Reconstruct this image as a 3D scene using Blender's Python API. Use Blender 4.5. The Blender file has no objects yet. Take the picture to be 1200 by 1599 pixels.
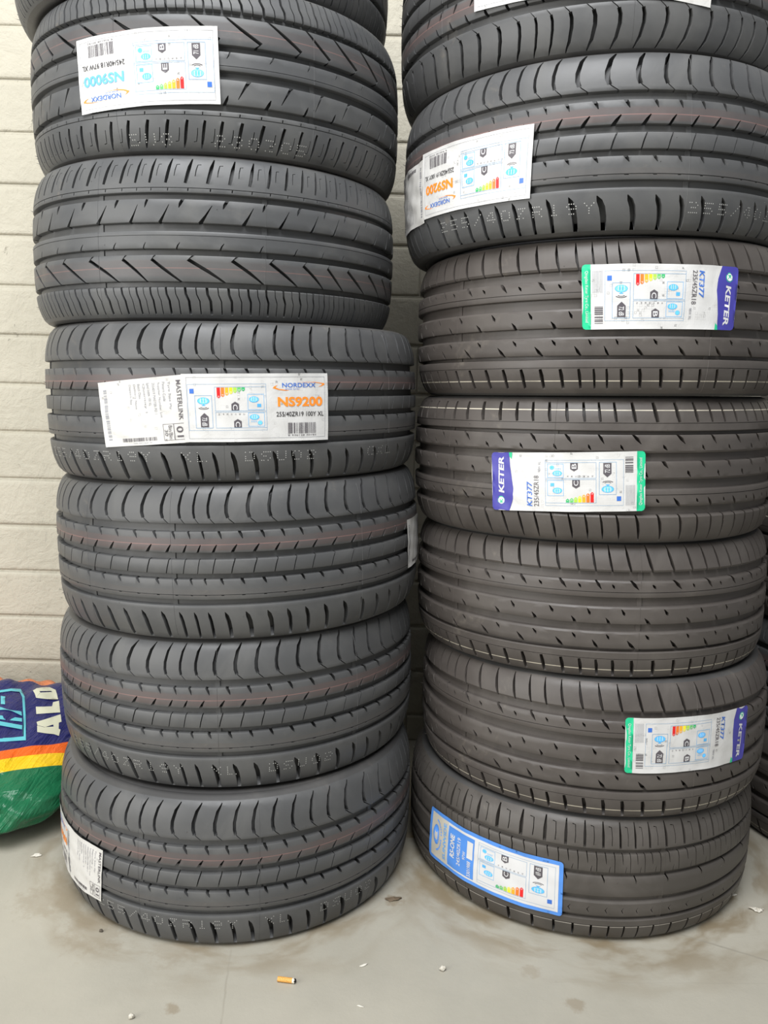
import bpy, math, random
import numpy as np
from mathutils import Matrix, Vector, geometry

# ------------------------------------------------------------------ camera, light, exposure
SC = bpy.context.scene
COL = SC.collection
F_PX, PITCH, ROLL, CAM_H = 1299.9, 0.141305, 0.0269, 0.92556
cp, sp = math.cos(PITCH), math.sin(PITCH)
fwd = Vector((0, cp, -sp)); rt = Vector((1, 0, 0)); up = Vector((0, sp, cp))
cr, sr = math.cos(ROLL), math.sin(ROLL)
rt2 = rt * cr + up * sr; up2 = up * cr - rt * sr
cd = bpy.data.cameras.new('camera'); cam = bpy.data.objects.new('camera', cd); COL.objects.link(cam)
M4 = Matrix((rt2, up2, -fwd)).transposed().to_4x4(); M4.translation = (0, 0, CAM_H)
cam.matrix_world = M4
cd.sensor_fit = 'VERTICAL'; cd.sensor_height = 36.0; cd.lens = F_PX / 1599 * 36.0
cd.clip_start = 0.02
SC.camera = cam
SC.view_settings.view_transform = 'Standard'; SC.view_settings.look = 'None'
SC.view_settings.exposure = 0.0; SC.view_settings.gamma = 1.0
SC.view_settings.use_curve_mapping = False

W = bpy.data.worlds.new('shop_daylight'); SC.world = W; W.use_nodes = True
bg = W.node_tree.nodes['Background']
bg.inputs[0].default_value = (0.93, 0.97, 1.0, 1); bg.inputs[1].default_value = 0.27

def area(name, loc, target, sx, sy, power, color=(1, 1, 1)):
    d = bpy.data.lights.new(name, 'AREA'); d.shape = 'RECTANGLE'; d.size = sx; d.size_y = sy
    d.energy = power; d.color = color
    o = bpy.data.objects.new(name, d); COL.objects.link(o); o.location = loc
    o.rotation_euler = (Vector(target) - Vector(loc)).to_track_quat('-Z', 'Y').to_euler()
    return o
area('open_shop_door_daylight', (-2.9, -0.9, 1.35), (0, 1.6, 0.7), 2.6, 2.4, 112, (1.0, 0.985, 0.95))
area('skylight_daylight', (-0.3, -0.35, 3.5), (0, 1.6, 0.5), 2.4, 1.8, 178, (0.97, 0.98, 1.0))

# ------------------------------------------------------------------ object helpers
def link_mesh(name, verts, faces, mats, parent=None, mat_idx=None, smooth=None, attrs=None):
    me = bpy.data.meshes.new(name)
    verts = np.asarray(verts, dtype=np.float32)
    if isinstance(faces, np.ndarray):
        k = faces.shape[1]; nf = len(faces)
        me.vertices.add(len(verts)); me.vertices.foreach_set('co', verts.ravel())
        me.loops.add(nf * k); me.loops.foreach_set('vertex_index', faces.astype(np.int32).ravel())
        me.polygons.add(nf)
        me.polygons.foreach_set('loop_start', np.arange(0, nf * k, k, dtype=np.int32))
        me.update(calc_edges=True)
    else:
        me.from_pydata([tuple(map(float, v)) for v in verts], [], [tuple(map(int, f)) for f in faces])
    me.validate()
    for a, val in (attrs or {}).items():
        at = me.attributes.new(a, 'FLOAT', 'POINT'); at.data.foreach_set('value', np.asarray(val, dtype=np.float32))
    for m in (mats if isinstance(mats, (list, tuple)) else [mats]): me.materials.append(m)
    if mat_idx is not None: me.polygons.foreach_set('material_index', np.asarray(mat_idx, dtype=np.int32))
    if smooth is not None:
        me.polygons.foreach_set('use_smooth', np.ones(len(me.polygons), dtype=bool))
        if smooth < 180: me.set_sharp_from_angle(angle=math.radians(smooth))
    me.update()
    o = bpy.data.objects.new(name, me); COL.objects.link(o)
    if parent: o.parent = parent
    return o

def tag(o, label=None, cat=None, group=None, kind=None):
    if label: o['label'] = label
    if cat: o['category'] = cat
    if group: o['group'] = group
    if kind: o['kind'] = kind
    return o

def empty(name, loc):
    o = bpy.data.objects.new(name, None); COL.objects.link(o); o.location = loc
    o.empty_display_size = 0.05
    return o

# ------------------------------------------------------------------ materials
def N(nt, t, **kw):
    n = nt.nodes.new(t)
    for k, v in kw.items():
        if k in ('operation', 'blend_type', 'data_type', 'attribute_name', 'noise_dimensions', 'clamp', 'interpolation_type'): setattr(n, k, v)
    return n

class Mat:
    """tiny node builder"""
    def __init__(s, name, rough=0.5, spec=0.5, metallic=0.0):
        s.m = bpy.data.materials.new(name); s.m.use_nodes = True; s.nt = s.m.node_tree
        s.b = s.nt.nodes['Principled BSDF']
        s.b.inputs['Roughness'].default_value = rough
        s.b.inputs['Specular IOR Level'].default_value = spec
        s.b.inputs['Metallic'].default_value = metallic
        s.tc = s.nt.nodes.new('ShaderNodeTexCoord')
    def L(s, a, b): s.nt.links.new(a, b)
    def put(s, sock, v):
        if hasattr(v, 'is_output') or isinstance(v, bpy.types.NodeSocket): s.L(v, sock)
        else: sock.default_value = v
    def math(s, op, a, b=0.0, c=0.0, clamp=False):
        n = s.nt.nodes.new('ShaderNodeMath'); n.operation = op; n.use_clamp = clamp
        s.put(n.inputs[0], a); s.put(n.inputs[1], b); s.put(n.inputs[2], c)
        return n.outputs[0]
    def noise(s, scale, detail=4, rough=0.55, dist=0.0, vec=None):
        n = s.nt.nodes.new('ShaderNodeTexNoise'); n.inputs['Scale'].default_value = scale
        n.inputs['Detail'].default_value = detail; n.inputs['Roughness'].default_value = rough
        n.inputs['Distortion'].default_value = dist
        s.L(vec or s.tc.outputs['Object'], n.inputs['Vector'])
        return n.outputs['Fac']
    def mapr(s, v, a, b, c=0.0, d=1.0, smooth=True):
        n = s.nt.nodes.new('ShaderNodeMapRange'); n.interpolation_type = 'SMOOTHSTEP' if smooth else 'LINEAR'
        s.put(n.inputs[0], v)
        for i, x in enumerate((a, b, c, d)): n.inputs[1 + i].default_value = x
        return n.outputs[0]
    def mix(s, fac, a, b):
        n = s.nt.nodes.new('ShaderNodeMix'); n.data_type = 'RGBA'
        s.put(n.inputs[0], fac)
        for i, x in ((6, a), (7, b)):
            if isinstance(x, tuple): n.inputs[i].default_value = (*x, 1) if len(x) == 3 else x
            else: s.L(x, n.inputs[i])
        return n.outputs[2]
    def attr(s, name):
        n = s.nt.nodes.new('ShaderNodeAttribute'); n.attribute_name = name
        return n.outputs['Fac']
    def band(s, v, c, hw, soft=0.0004):
        d = s.math('ABSOLUTE', s.math('SUBTRACT', v, c))
        return s.mapr(d, hw - soft, hw + soft, 1.0, 0.0)
    def color(s, c):
        if isinstance(c, tuple): s.b.inputs['Base Color'].default_value = (*c, 1)
        else: s.L(c, s.b.inputs['Base Color'])
        return s
    def rough(s, r): s.put(s.b.inputs['Roughness'], r); return s
    def bump(s, h, strength=0.3, dist=0.002):
        n = s.nt.nodes.new('ShaderNodeBump'); n.inputs['Strength'].default_value = strength
        n.inputs['Distance'].default_value = dist
        s.L(h, n.inputs['Height']); s.L(n.outputs[0], s.b.inputs['Normal']); return s
    def xyz(s, src='Object'):
        n = s.nt.nodes.new('ShaderNodeSeparateXYZ'); s.L(s.tc.outputs[src], n.inputs[0]); return n.outputs

def plain(name, c, rough=0.5, spec=0.4):
    return Mat(name, rough, spec).color(c).m

def rubber(name, base, dust, lines=(), tints=()):
    """moulded tire rubber; lines = paint lines round the tread, tints = wax stains along a rib"""
    s = Mat(name, 0.55, 0.42)
    n1 = s.noise(9, 5, 0.6, 0.6); n2 = s.noise(160, 3)
    c = s.mix(s.mapr(n1, 0.38, 0.72), base, dust)
    v = s.attr('tread_v'); d = s.attr('tread_depth')
    top = s.mapr(d, 0.0008, 0.0016, 1.0, 0.0)
    for (vc, hw, col, amt) in tints:
        k = s.math('MULTIPLY', s.band(v, vc, hw, 0.002), top)
        k = s.math('MULTIPLY', k, s.mapr(s.noise(14, 3), 0.25, 0.7, 0.35 * amt, amt))
        c = s.mix(k, c, col)
    for (vc, hw, col, amt) in lines:
        k = s.math('MULTIPLY', s.band(v, vc, hw), top)
        k = s.math('MULTIPLY', k, s.mapr(s.noise(30, 3), 0.3, 0.6, 0.55 * amt, amt))
        c = s.mix(k, c, col)
    sc_ = s.math('MULTIPLY', s.mapr(s.noise(7, 6, .7, 1.5), .60, .74), s.mapr(s.noise(90, 3), .35, .65))
    c = s.mix(s.math('MULTIPLY', sc_, .35), c, (.21, .185, .15))
    s.color(c).rough(s.mapr(n1, 0.3, 0.7, 0.40, 0.56)).bump(n2, 0.10, 0.001)
    return s.m

M = {}
M['rubber_a'] = rubber('black_rubber_chevron_tread', (.078, .080, .082), (.104, .105, .103),
                       lines=[(-.0466, .0006, (.24, .135, .12), .65)], tints=[(-.047, .012, (.095, .072, .068), .35)])
M['rubber_b'] = rubber('black_rubber_block_tread', (.075, .076, .077), (.100, .100, .098),
                       lines=[(.0335, .0006, (.26, .145, .13), .75)], tints=[(.034, .010, (.110, .080, .075), .7), (-.045, .006, (.095, .078, .066), .3)])
M['rubber_c'] = rubber('brownish_rubber_slotted_tread', (.070, .061, .055), (.096, .085, .076),
                       lines=[(-.0975, .0007, (.62, .57, .46), .95)], tints=[(.02, .06, (.085, .074, .066), .3)])
M['rubber_d'] = rubber('brownish_rubber_ribbed_tread', (.066, .059, .052), (.094, .084, .075),
                       lines=[(-.0768, .0006, (.48, .45, .40), .8)], tints=[(.075, .02, (.095, .086, .078), .4)])
M['rubber_side'] = rubber('plain_black_sidewall_rubber', (.064, .063, .062), (.090, .087, .083))
M['rubber_liner'] = plain('inner_liner_rubber', (.03, .03, .031), .7)
M['dots'] = plain('pale_stamped_dots', (.42, .42, .40), .6)
def paper_mat(name, c, rough):
    s = Mat(name, rough, 0.5).color(c)
    s.bump(s.noise(38, 4, 0.6, 1.2), 0.22, 0.003)
    return s.m
M['paper'] = paper_mat('glossy_white_label_paper', (.62, .615, .60), .28)
M['paper_matt'] = paper_mat('white_thermal_label_paper', (.60, .59, .565), .5)
INK = {'black': (.035, .032, .035), 'grey': (.10, .09, .10), 'lgrey': (.28, .285, .31), 'sky': (.10, .42, .78), 'pale': (.22, .38, .56),
       'blue': (.05, .16, .55), 'orange': (.90, .27, .03), 'navy': (.06, .055, .33), 'green': (.02, .52, .25), 'white': (.66, .66, .66),
       'r': (.72, .02, .02), 'o1': (.85, .20, .03), 'o2': (.88, .42, .03), 'y': (.86, .75, .03), 'g1': (.40, .66, .08),
       'g2': (.14, .55, .15), 'g3': (.04, .45, .15), 'panel': (.09, .27, .72), 'cream': (.56, .53, .45), 'txtblue': (.12, .40, .85)}
for k, c in INK.items(): M['ink_' + k] = plain('print_' + k, c, .38)

# ------------------------------------------------------------------ room: wall and floor
def blocks_wall():
    y0 = 2.14; course = 0.12155; top0 = 1.7751; rng = random.Random(4)
    V = []; F = []
    def box_face(x0, x1, z0, z1, yy, bev):
        # front face with rounded edge going back into the joint
        b = len(V); k = 0.0
        rings = [(0.0, bev), (0.0012, bev * 0.35), (0.004, 0.0), (0.012, 0.0)]
        # from joint (deep) to face
        for inset, back in [(0.0, 0.0050), (0.0016, 0.0022), (0.0042, 0.0006), (0.009, 0.0)]:
            q = inset * .25
            for (x, z) in ((x0 + q, z0 + inset), (x1 - q, z0 + inset), (x1 - q, z1 - inset), (x0 + q, z1 - inset)):
                V.append((x, yy + back, z))
        for r in range(3):
            for i in range(4):
                j = (i + 1) % 4
                F.append((b + r * 4 + i, b + r * 4 + j, b + (r + 1) * 4 + j, b + (r + 1) * 4 + i))
        F.append((b + 12, b + 13, b + 14, b + 15))
    k = -5
    while True:
        zt = top0 - k * course; zb = zt - course
        if zt < 0.0: break
        odd = k % 2
        x = -0.805 + (0.22 if odd else 0) - 0.44 * 5
        while x < 2.4:
            box_face(x + 0.0012, x + 0.44 - 0.0012, max(zb + 0.003, 0), zt - 0.003, y0 + rng.uniform(-.0008, .0008), 0.005)
            x += 0.44
        k += 1
    b = len(V)
    V += [(-2.7, y0 + .0055, 0), (2.7, y0 + .0055, 0), (2.7, y0 + .0055, 2.4), (-2.7, y0 + .0055, 2.4),
          (-2.7, y0 + .12, 0), (2.7, y0 + .12, 0), (2.7, y0 + .12, 2.4), (-2.7, y0 + .12, 2.4)]
    F += [(b, b + 1, b + 2, b + 3), (b + 5, b + 4, b + 7, b + 6), (b + 4, b, b + 3, b + 7), (b + 1, b + 5, b + 6, b + 2), (b + 3, b + 2, b + 6, b + 7), (b + 4, b + 5, b + 1, b)]
    s = Mat('cream_painted_blockwork', .6, .35)
    n1 = s.noise(3.0, 5, .6); n2 = s.noise(55, 6, .65); n3 = s.noise(16, 5, .7, 1.0)
    c = s.mix(s.mapr(n1, .35, .7), (.510, .478, .388), (.455, .427, .343))
    pits = s.mapr(n3, .66, .74)
    c = s.mix(s.math('MULTIPLY', pits, .55), c, (.33, .31, .25))
    h = s.math('SUBTRACT', s.math('ADD', s.math('MULTIPLY', n2, .6), s.math('MULTIPLY', n3, .8)), s.math('MULTIPLY', pits, .5))
    s.color(c).bump(h, .75, .007)
    o = link_mesh('wall_back', np.array(V), F, s.m)
    tag(o, 'cream painted block wall behind the tire stacks', 'wall', kind='structure')
blocks_wall()

def floor():
    s = Mat('worn_grey_painted_concrete', .5, .35)
    geo = s.nt.nodes.new('ShaderNodeNewGeometry')
    pos = geo.outputs['Position']
    sep = s.nt.nodes.new('ShaderNodeSeparateXYZ'); s.L(pos, sep.inputs[0]); X, Y = sep.outputs[0], sep.outputs[1]
    def ns(sc, d=5, r=.6, di=0.0): return s.noise(sc, d, r, di, vec=pos)
    base = s.mix(s.mapr(ns(1.7), .3, .72), (.345, .326, .270), (.418, .393, .326))
    base = s.mix(s.mapr(ns(11, 6, .7), .42, .72, 0, .45), base, (.40, .375, .31))
    # tire dust rubbed in rings round both stacks
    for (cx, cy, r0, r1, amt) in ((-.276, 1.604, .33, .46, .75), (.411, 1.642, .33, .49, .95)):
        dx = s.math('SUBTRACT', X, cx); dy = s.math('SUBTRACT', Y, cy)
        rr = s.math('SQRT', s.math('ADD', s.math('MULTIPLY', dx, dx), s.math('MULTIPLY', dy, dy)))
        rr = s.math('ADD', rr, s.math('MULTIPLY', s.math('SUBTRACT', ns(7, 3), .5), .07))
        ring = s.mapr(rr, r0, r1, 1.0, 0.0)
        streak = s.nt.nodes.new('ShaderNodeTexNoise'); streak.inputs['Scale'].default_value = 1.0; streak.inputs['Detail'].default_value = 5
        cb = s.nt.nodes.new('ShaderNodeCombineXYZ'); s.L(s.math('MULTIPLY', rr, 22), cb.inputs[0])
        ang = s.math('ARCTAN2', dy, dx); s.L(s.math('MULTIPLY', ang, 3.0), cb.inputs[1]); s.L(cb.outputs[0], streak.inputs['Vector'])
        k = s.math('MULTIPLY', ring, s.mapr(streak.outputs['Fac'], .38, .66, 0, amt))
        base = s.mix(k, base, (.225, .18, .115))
    # stains with their own shape
    sp_ = s.mapr(ns(48, 4, .7), .70, .76, 0, .55)
    base = s.mix(sp_, base, (.25, .225, .18))
    for (cx, cy, r, amt) in ((.037, 1.4225, .022, .8), (-.30, 1.135, .014, .7), (.315, 1.165, .02, .6), (.26, 1.24, .02, .4), (-.60, 1.39, .06, .35), (-.47, 1.31, .07, .4), (-.33, 1.27, .05, .3)):
        dx = s.math('SUBTRACT', X, cx); dy = s.math('SUBTRACT', Y, cy)
        rr = s.math('SQRT', s.math('ADD', s.math('MULTIPLY', dx, dx), s.math('MULTIPLY', dy, dy)))
        rr = s.math('ADD', rr, s.math('MULTIPLY', s.math('SUBTRACT', ns(60, 4), .5), r * 2.2))
        base = s.mix(s.mapr(rr, r * .35, r, amt, 0), base, (.26, .215, .15))
    # hairline joints in the slab
    def joint(x0, y0, x1, y1, w, amt):
        L = math.hypot(x1 - x0, y1 - y0); nx, ny = -(y1 - y0) / L, (x1 - x0) / L
        d = s.math('ADD', s.math('MULTIPLY', s.math('SUBTRACT', X, x0), nx), s.math('MULTIPLY', s.math('SUBTRACT', Y, y0), ny))
        d = s.math('ABSOLUTE', s.math('ADD', d, s.math('MULTIPLY', s.math('SUBTRACT', ns(25, 4), .5), .006)))
        along = s.math('ADD', s.math('MULTIPLY', s.math('SUBTRACT', X, (x0 + x1) / 2), ny), s.math('MULTIPLY', s.math('SUBTRACT', Y, (y0 + y1) / 2), -nx))
        k = s.math('MULTIPLY', s.mapr(d, w * .4, w, 1, 0), s.mapr(ns(14, 3), .3, .6, amt * .4, amt))
        return s.math('MULTIPLY', k, s.mapr(s.math('ABSOLUTE', along), L * .5, L * .56, 1, 0))
    base = s.mix(joint(.537, 1.346, .6655, 1.281, .003, .7), base, (.27, .25, .205))
    base = s.mix(joint(-.236, 1.268, -.220, 1.107, .0022, .5), base, (.28, .26, .21))
    base = s.mix(joint(.30, 1.215, .66, 1.225, .0016, .3), base, (.30, .28, .23))
    s.color(base).rough(s.mapr(ns(9), .3, .7, .38, .6))
    s.bump(ns(70, 6, .7), .18, .003)
    xs = np.linspace(-2.7, 2.7, 28); ys = np.linspace(-1.2, 2.24, 18)
    V = [(x, y, 0) for y in ys for x in xs] + [(-2.7, -1.2, -.1), (2.7, -1.2, -.1), (2.7, 2.24, -.1), (-2.7, 2.24, -.1)]
    nx = len(xs); F = [(j * nx + i, j * nx + i + 1, (j + 1) * nx + i + 1, (j + 1) * nx + i) for j in range(len(ys) - 1) for i in range(nx - 1)]
    b = nx * len(ys); F += [(b + 3, b + 2, b + 1, b)]
    o = link_mesh('floor', np.array(V), F, s.m)
    tag(o, 'grey painted concrete floor with dusty rings', 'floor', kind='structure')
floor()

# ------------------------------------------------------------------ tires
#GEO-BEGIN
def pchip(xs, ys):
    xs = np.asarray(xs, float); ys = np.asarray(ys, float); h = np.diff(xs); d = np.diff(ys) / h
    m = np.zeros(len(xs)); m[0] = d[0]; m[-1] = d[-1]
    for i in range(1, len(xs) - 1):
        if d[i - 1] * d[i] > 0:
            w1 = 2 * h[i] + h[i - 1]; w2 = h[i] + 2 * h[i - 1]; m[i] = (w1 + w2) / (w1 / d[i - 1] + w2 / d[i])
    def f(x):
        x = np.asarray(x, float); i = np.clip(np.searchsorted(xs, x) - 1, 0, len(h) - 1)
        t = (x - xs[i]) / h[i]
        return ((1 + 2 * t) * (1 - t) ** 2 * ys[i] + t * (1 - t) ** 2 * h[i] * m[i] + t * t * (3 - 2 * t) * ys[i + 1] + t * t * (t - 1) * h[i] * m[i + 1])
    return f
DROP = pchip([0, .3, .52, .62, .7, .78, .86, .92, .965, 1.0], [0, .0005, .002, .0030, .0045, .0070, .0108, .0145, .0200, .0290])
EDGE = 0.968

# key: type, radius, cx, cy, tilt x, tilt y, z bottom, z top, turned over
TIRE = {
 'L6': ('b', .3433, -.2760, 1.6036, -.0041, .0063, 0.000, 0.262, 0),
 'L5': ('b', .3433, -.2807, 1.6322, -.0274, -.0019, 0.262, 0.521, 0),
 'L4': ('b', .3433, -.2775, 1.6257, -.0374, .0059, 0.521, 0.779, 0),
 'L3': ('b', .3433, -.2885, 1.6224, -.0343, -.0111, 0.779, 1.034, 0),
 'L2': ('a', .3266, -.3226, 1.6242, .0046, -.0214, 1.034, 1.282, 0),
 'L1': ('a', .3246, -.3180, 1.6201, -.0130, -.0217, 1.282, 1.525, 1),
 'L0': ('a', .3266, -.3440, 1.6201, -.0130, -.0217, 1.525, 1.770, 0),
 'R7': ('d', .3393, .4112, 1.6419, -.0015, -.0036, 0.000, 0.222, 0),
 'R6': ('c', .3343, .4231, 1.6347, -.0088, .0294, 0.222, 0.459, 0),
 'R5': ('c', .3343, .4062, 1.6452, -.0158, .0190, 0.459, 0.693, 0),
 'R4': ('c', .3343, .3930, 1.6316, -.0239, .0045, 0.693, 0.932, 1),
 'R3': ('c', .3343, .3905, 1.6164, -.0236, -.0056, 0.932, 1.174, 0),
 'R2': ('b', .3433, .3662, 1.6086, -.0347, -.0057, 1.174, 1.428, 0),
 'R1': ('b', .3413, .3500, 1.6140, -.0256, .0012, 1.428, 1.685, 1),
 'T4': ('c', .3343, 1.135, 1.795, 0, 0, 0.000, 0.236, 0),
 'T3': ('b', .3343, 1.140, 1.790, 0, 0, 0.236, 0.474, 0),
 'T2': ('c', .3343, 1.132, 1.800, 0, 0, 0.474, 0.711, 1),
 'T1': ('c', .3343, 1.142, 1.795, 0, 0, 0.711, 0.948, 0),
}
STACKS = (('L6', 'L5', 'L4', 'L3', 'L2', 'L1', 'L0'), ('R7', 'R6', 'R5', 'R4', 'R3', 'R2', 'R1'), ('T4', 'T3', 'T2', 'T1'))
PLANE = {}
for st in STACKS:
    for i, k in enumerate(st):
        t = TIRE[k]
        lo = (0.0, 0.0) if i == 0 else tuple((np.array(TIRE[st[i - 1]][4:6]) + np.array(t[4:6])) / 2)
        hi = t[4:6] if i == len(st) - 1 else tuple((np.array(TIRE[st[i + 1]][4:6]) + np.array(t[4:6])) / 2)
        PLANE[k] = (lo, hi)

class Surf:
    """maps angle, height across the tread (up positive) and depth below the tread onto one tire"""
    def __init__(s, key):
        s.key = key
        s.type, s.R, s.cx, s.cy, s.tx, s.ty, s.zb, s.zt, s.flip = TIRE[key]
        s.W = (s.zt - s.zb) / 2 - 0.0006; s.zm = (s.zb + s.zt) / 2
        s.lo, s.hi = PLANE[key]
    def place(s, th, r, v):
        """local coordinates, origin at the base centre of the tire"""
        f = np.clip((v / s.W + 1) / 2, -0.05, 1.05)
        X = r * np.cos(th); Y = r * np.sin(th)
        tx = s.lo[0] * (1 - f) + s.hi[0] * f; ty = s.lo[1] * (1 - f) + s.hi[1] * f
        dz = v - X * tx - Y * ty
        return np.stack([X + v * s.tx, Y + v * s.ty, dz + (s.zm - s.zb)], -1)
    def on(s, th, v, depth=0.0):
        th = np.asarray(th, float); v = np.asarray(v, float)
        a = np.clip(np.abs(v) / s.W, 0, 1); e = 1e-3
        d = DROP(a); sl = (DROP(np.clip(a + e, 0, 1)) - DROP(np.clip(a - e, 0, 1))) / (np.clip(a + e, 0, 1) - np.clip(a - e, 0, 1)) / s.W
        ln = np.sqrt(1 + sl * sl); nr = 1 / ln; nv = sl / ln * np.sign(v)
        return s.place(th, s.R - d - depth * nr, v - depth * nv)
#GEO-END

def ribbon(pts, ws):
    """polygon of varying width along a polyline"""
    pts = [np.array(p, float) for p in pts]; L = []; Rr = []
    if not isinstance(ws, (list, tuple)): ws = [ws] * len(pts)
    ws = [w * 1.28 for w in ws]
    for i, p in enumerate(pts):
        t = pts[min(i + 1, len(pts) - 1)] - pts[max(i - 1, 0)]; t /= np.linalg.norm(t)
        n = np.array([-t[1], t[0]]) * ws[i] / 2
        L.append(p + n); Rr.append(p - n)
    return [tuple(x) for x in L + Rr[::-1]]
def sh(pts, du): return [(u + du, v) for u, v in pts]

# a rib: (v high, v low, repeats round the tire, offset, slots[(polyline, widths, depth)], chamfer high, chamfer low)
# a groove: (v high, v low, depth)
C1 = (.0012, .0007); C2 = (.0032, .0020)
def pat_b():
    P = 2 * math.pi * .3433 / 64
    up_slot = [(.011, .1240), (.004, .112), (.0, .095), (.0, .084), (.0025, .0755)]
    tail = [(.0027, .0762), (.0048, .0735), (.0135, .0662)]
    return dict(ribs=[
        ('top', .0672, 64, .0, [(sh(up_slot, .012), [.0012, .0040, .0046, .0046, .0042], .006), (sh(tail, .012), [.0014, .0011, .0009], .003)], None, C1),
        (.0540, .0208, 64, .3, [(sh([(-.003, .056), (.0005, .049), (.0027, .0425)], .024), [.0036, .0032, .0009], .005),
                               (sh([(.0045, .0335), (.0, .0265), (-.004, .0195)], .013), [.0012, .0032, .0037], .005)], C1, C1),
        (.0092, -.0132, 64, .1, [(sh([(.004, .011), (0, -.002), (-.003, -.015)], P / 2), .0014, .004)], C1, C1),
        (-.0228, -.0470, 64, .55, [(sh([(-.0025, -.0212), (.0, -.026), (.0025, -.0312)], P / 2), [.0036, .0032, .0008], .005)], C1, None),
        (-.0482, -.0553, 64, .55, [(sh([(0, -.0478), (0, -.0492)], P / 2), .004, .002)], None, C1),
        (-.0662, 'bot', 64, .8, [(sh([(-.006, -.0762), (-.003, -.083), (0, -.092), (.002, -.106), (.003, -.1225)], P / 2), [.0008, .0052, .0056, .0054, .0046], .006)], C1, None)],
        grooves=[(.0672, .0540, .0090), (.0208, .0092, .0090), (-.0132, -.0228, .0090), (-.0470, -.0482, .0015), (-.0553, -.0662, .0090)])
def pat_c():
    P = 2 * math.pi * .3343 / 34; q = P / 2
    return dict(ribs=[
        ('top', .0705, 68, .0, [(sh([(-.004, .1130), (-.002, .098), (.001, .083), (.005, .0695)], q / 2), [.0010, .0034, .0038, .0020], .005)], None, C2),
        (.0555, .0372, 34, .2, [(sh([(-.007, .0565), (-.001, .049), (.005, .0412)], .014), [.0022, .0042, .0006], .005),
                               (sh([(-.002, .0497), (.001, .046), (.003, .0425)], .040), [.0012, .0032, .0006], .004)], C2, None),
        (.0360, .0280, 34, .2, [], None, C1),
        (.0118, -.0165, 34, .5, [(sh([(-.003, .0085), (.0015, .001), (.003, -.0025)], .040), [.0010, .0038, .0008], .004),
                                (sh([(-.004, -.006), (.0005, -.012), (.003, -.0175)], .014), [.0006, .0036, .0042], .005)], C2, C1),
        (-.0306, -.0588, 34, .1, [(sh([(-.003, -.0345), (.001, -.0395), (.003, -.0435)], .040), [.0010, .0034, .0006], .004),
                                 (sh([(-.007, -.0443), (-.001, -.0525), (.006, -.0598)], .018), [.0006, .0042, .0020], .005)], C2, C1),
        (-.0650, -.0768, 34, .0, [], C1, None),
        (-.0778, 'bot', 68, .4, [(sh([(-.002, -.0790), (0, -.089), (.0025, -.1100)], q / 2), [.0036, .0050, .0036], .005)], None, None)],
        grooves=[(.0705, .0555, .0085), (.0372, .0360, .0018), (.0280, .0118, .0085), (-.0165, -.0306, .0085), (-.0588, -.0650, .0085), (-.0768, -.0778, .0018)])
def pat_a():
    P = 2 * math.pi * .3266 / 36; q = P / 2
    return dict(ribs=[
        ('top', .0711, 72, .0, [(sh([(.0045, .1150), (.001, .102), (-.002, .086), (-.004, .0775)], q * .35), [.0014, .0038, .0040, .0032], .005),
                               (sh([(.0035, .106), (-.001, .1055), (-.003, .097), (-.004, .088)], q * .8), [.0008, .0009, .0010, .0008], .003)], None, None),
        (.0700, .0638, 72, .0, [(sh([(0, .0705), (-.0005, .066)], q * .35), .0012, .003)], None, C1),
        (.0538, .0200, 36, .2, [(sh([(.004, .0548), (0, .047), (-.002, .0415)], .045), [.0036, .0032, .0008], .005),
                               (sh([(.009, .046), (.001, .031), (-.006, .019)], .020), [.0006, .0022, .0044], .005)], C1, C1),
        (.0074, .0016, 36, .0, [], C1, None),
        (.0008, -.0183, 36, .4, [(sh([(.003, -.009), (0, -.0135), (-.002, -.019)], .03), [.0006, .0015, .0017], .003)], None, C1),
        (-.0280, -.0665, 36, .1, [([(.012, -.0265), (.0042, -.034), (.029, -.0505), (.0525, -.0675)], [.0022, .0042, .0038, .0018], .005)], C1, C1),
        (-.0755, 'bot', 72, .0, [(sh([(-.003, -.0745), (-.002, -.085), (.002, -.095), (.003, -.1150)], q * .27), .0028, .005),
                                (sh([(-.003, -.0745), (-.002, -.085), (.002, -.095), (.003, -.1150)], q * .77), .0012, .004)], C1, None)],
        grooves=[(.0711, .0700, .0018), (.0638, .0538, .0090), (.0200, .0074, .0090), (.0016, .0008, .0015), (-.0183, -.0280, .0090), (-.0665, -.0755, .0090)])
def pat_d():
    P = 2 * math.pi * .3393 / 62
    return dict(ribs=[
        ('top', .0630, 62, .0, [(sh([(0, .1045), (.0005, .086), (.001, .0645)], P * .25), [.0016, .0042, .0038], .005),
                               (sh([(-.006, .0985), (-.0005, .0975), (.0008, .082), (.0003, .069)], P * .75), .0010, .003)], None, C1),
        (.0550, .0232, 62, .2, [(sh([(-.0015, .056), (.0005, .046), (.0015, .038)], P * .25), [.0014, .0012, .0006], .004),
                               (sh([(.001, .034), (-.0005, .028), (-.001, .0222)], P * .5), [.0005, .0010, .0010], .004),
                               (sh([(-.0015, .056), (.0005, .046), (.0010, .030), (.0012, .0222)], P * .76), [.0014, .0012, .0010, .0010], .004)], C1, C1),
        (.0152, -.0200, 31, .2, [(sh([(-.003, .0162), (.001, .009), (.0015, .004)], P), [.0022, .0020, .0005], .004)], C2, C1),
        (-.0295, -.0560, 62, .1, [(sh([(.004, -.0395), (0, -.0445), (.004, -.0505)], P / 2), [.0006, .0016, .0006], .003)], C2, C1),
        (-.0635, -.0745, 62, .0, [], C1, None),
        (-.0753, 'bot', 62, .4, [(sh([(0, -.0745), (0.0005, -.088), (0, -.1040)], P / 2), [.0034, .0036, .0030], .005)], None, None)],
        grooves=[(.0630, .0550, .0065), (.0232, .0152, .0065), (-.0200, -.0295, .0065), (-.0560, -.0635, .0065), (-.0745, -.0753, .0015)])
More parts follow.
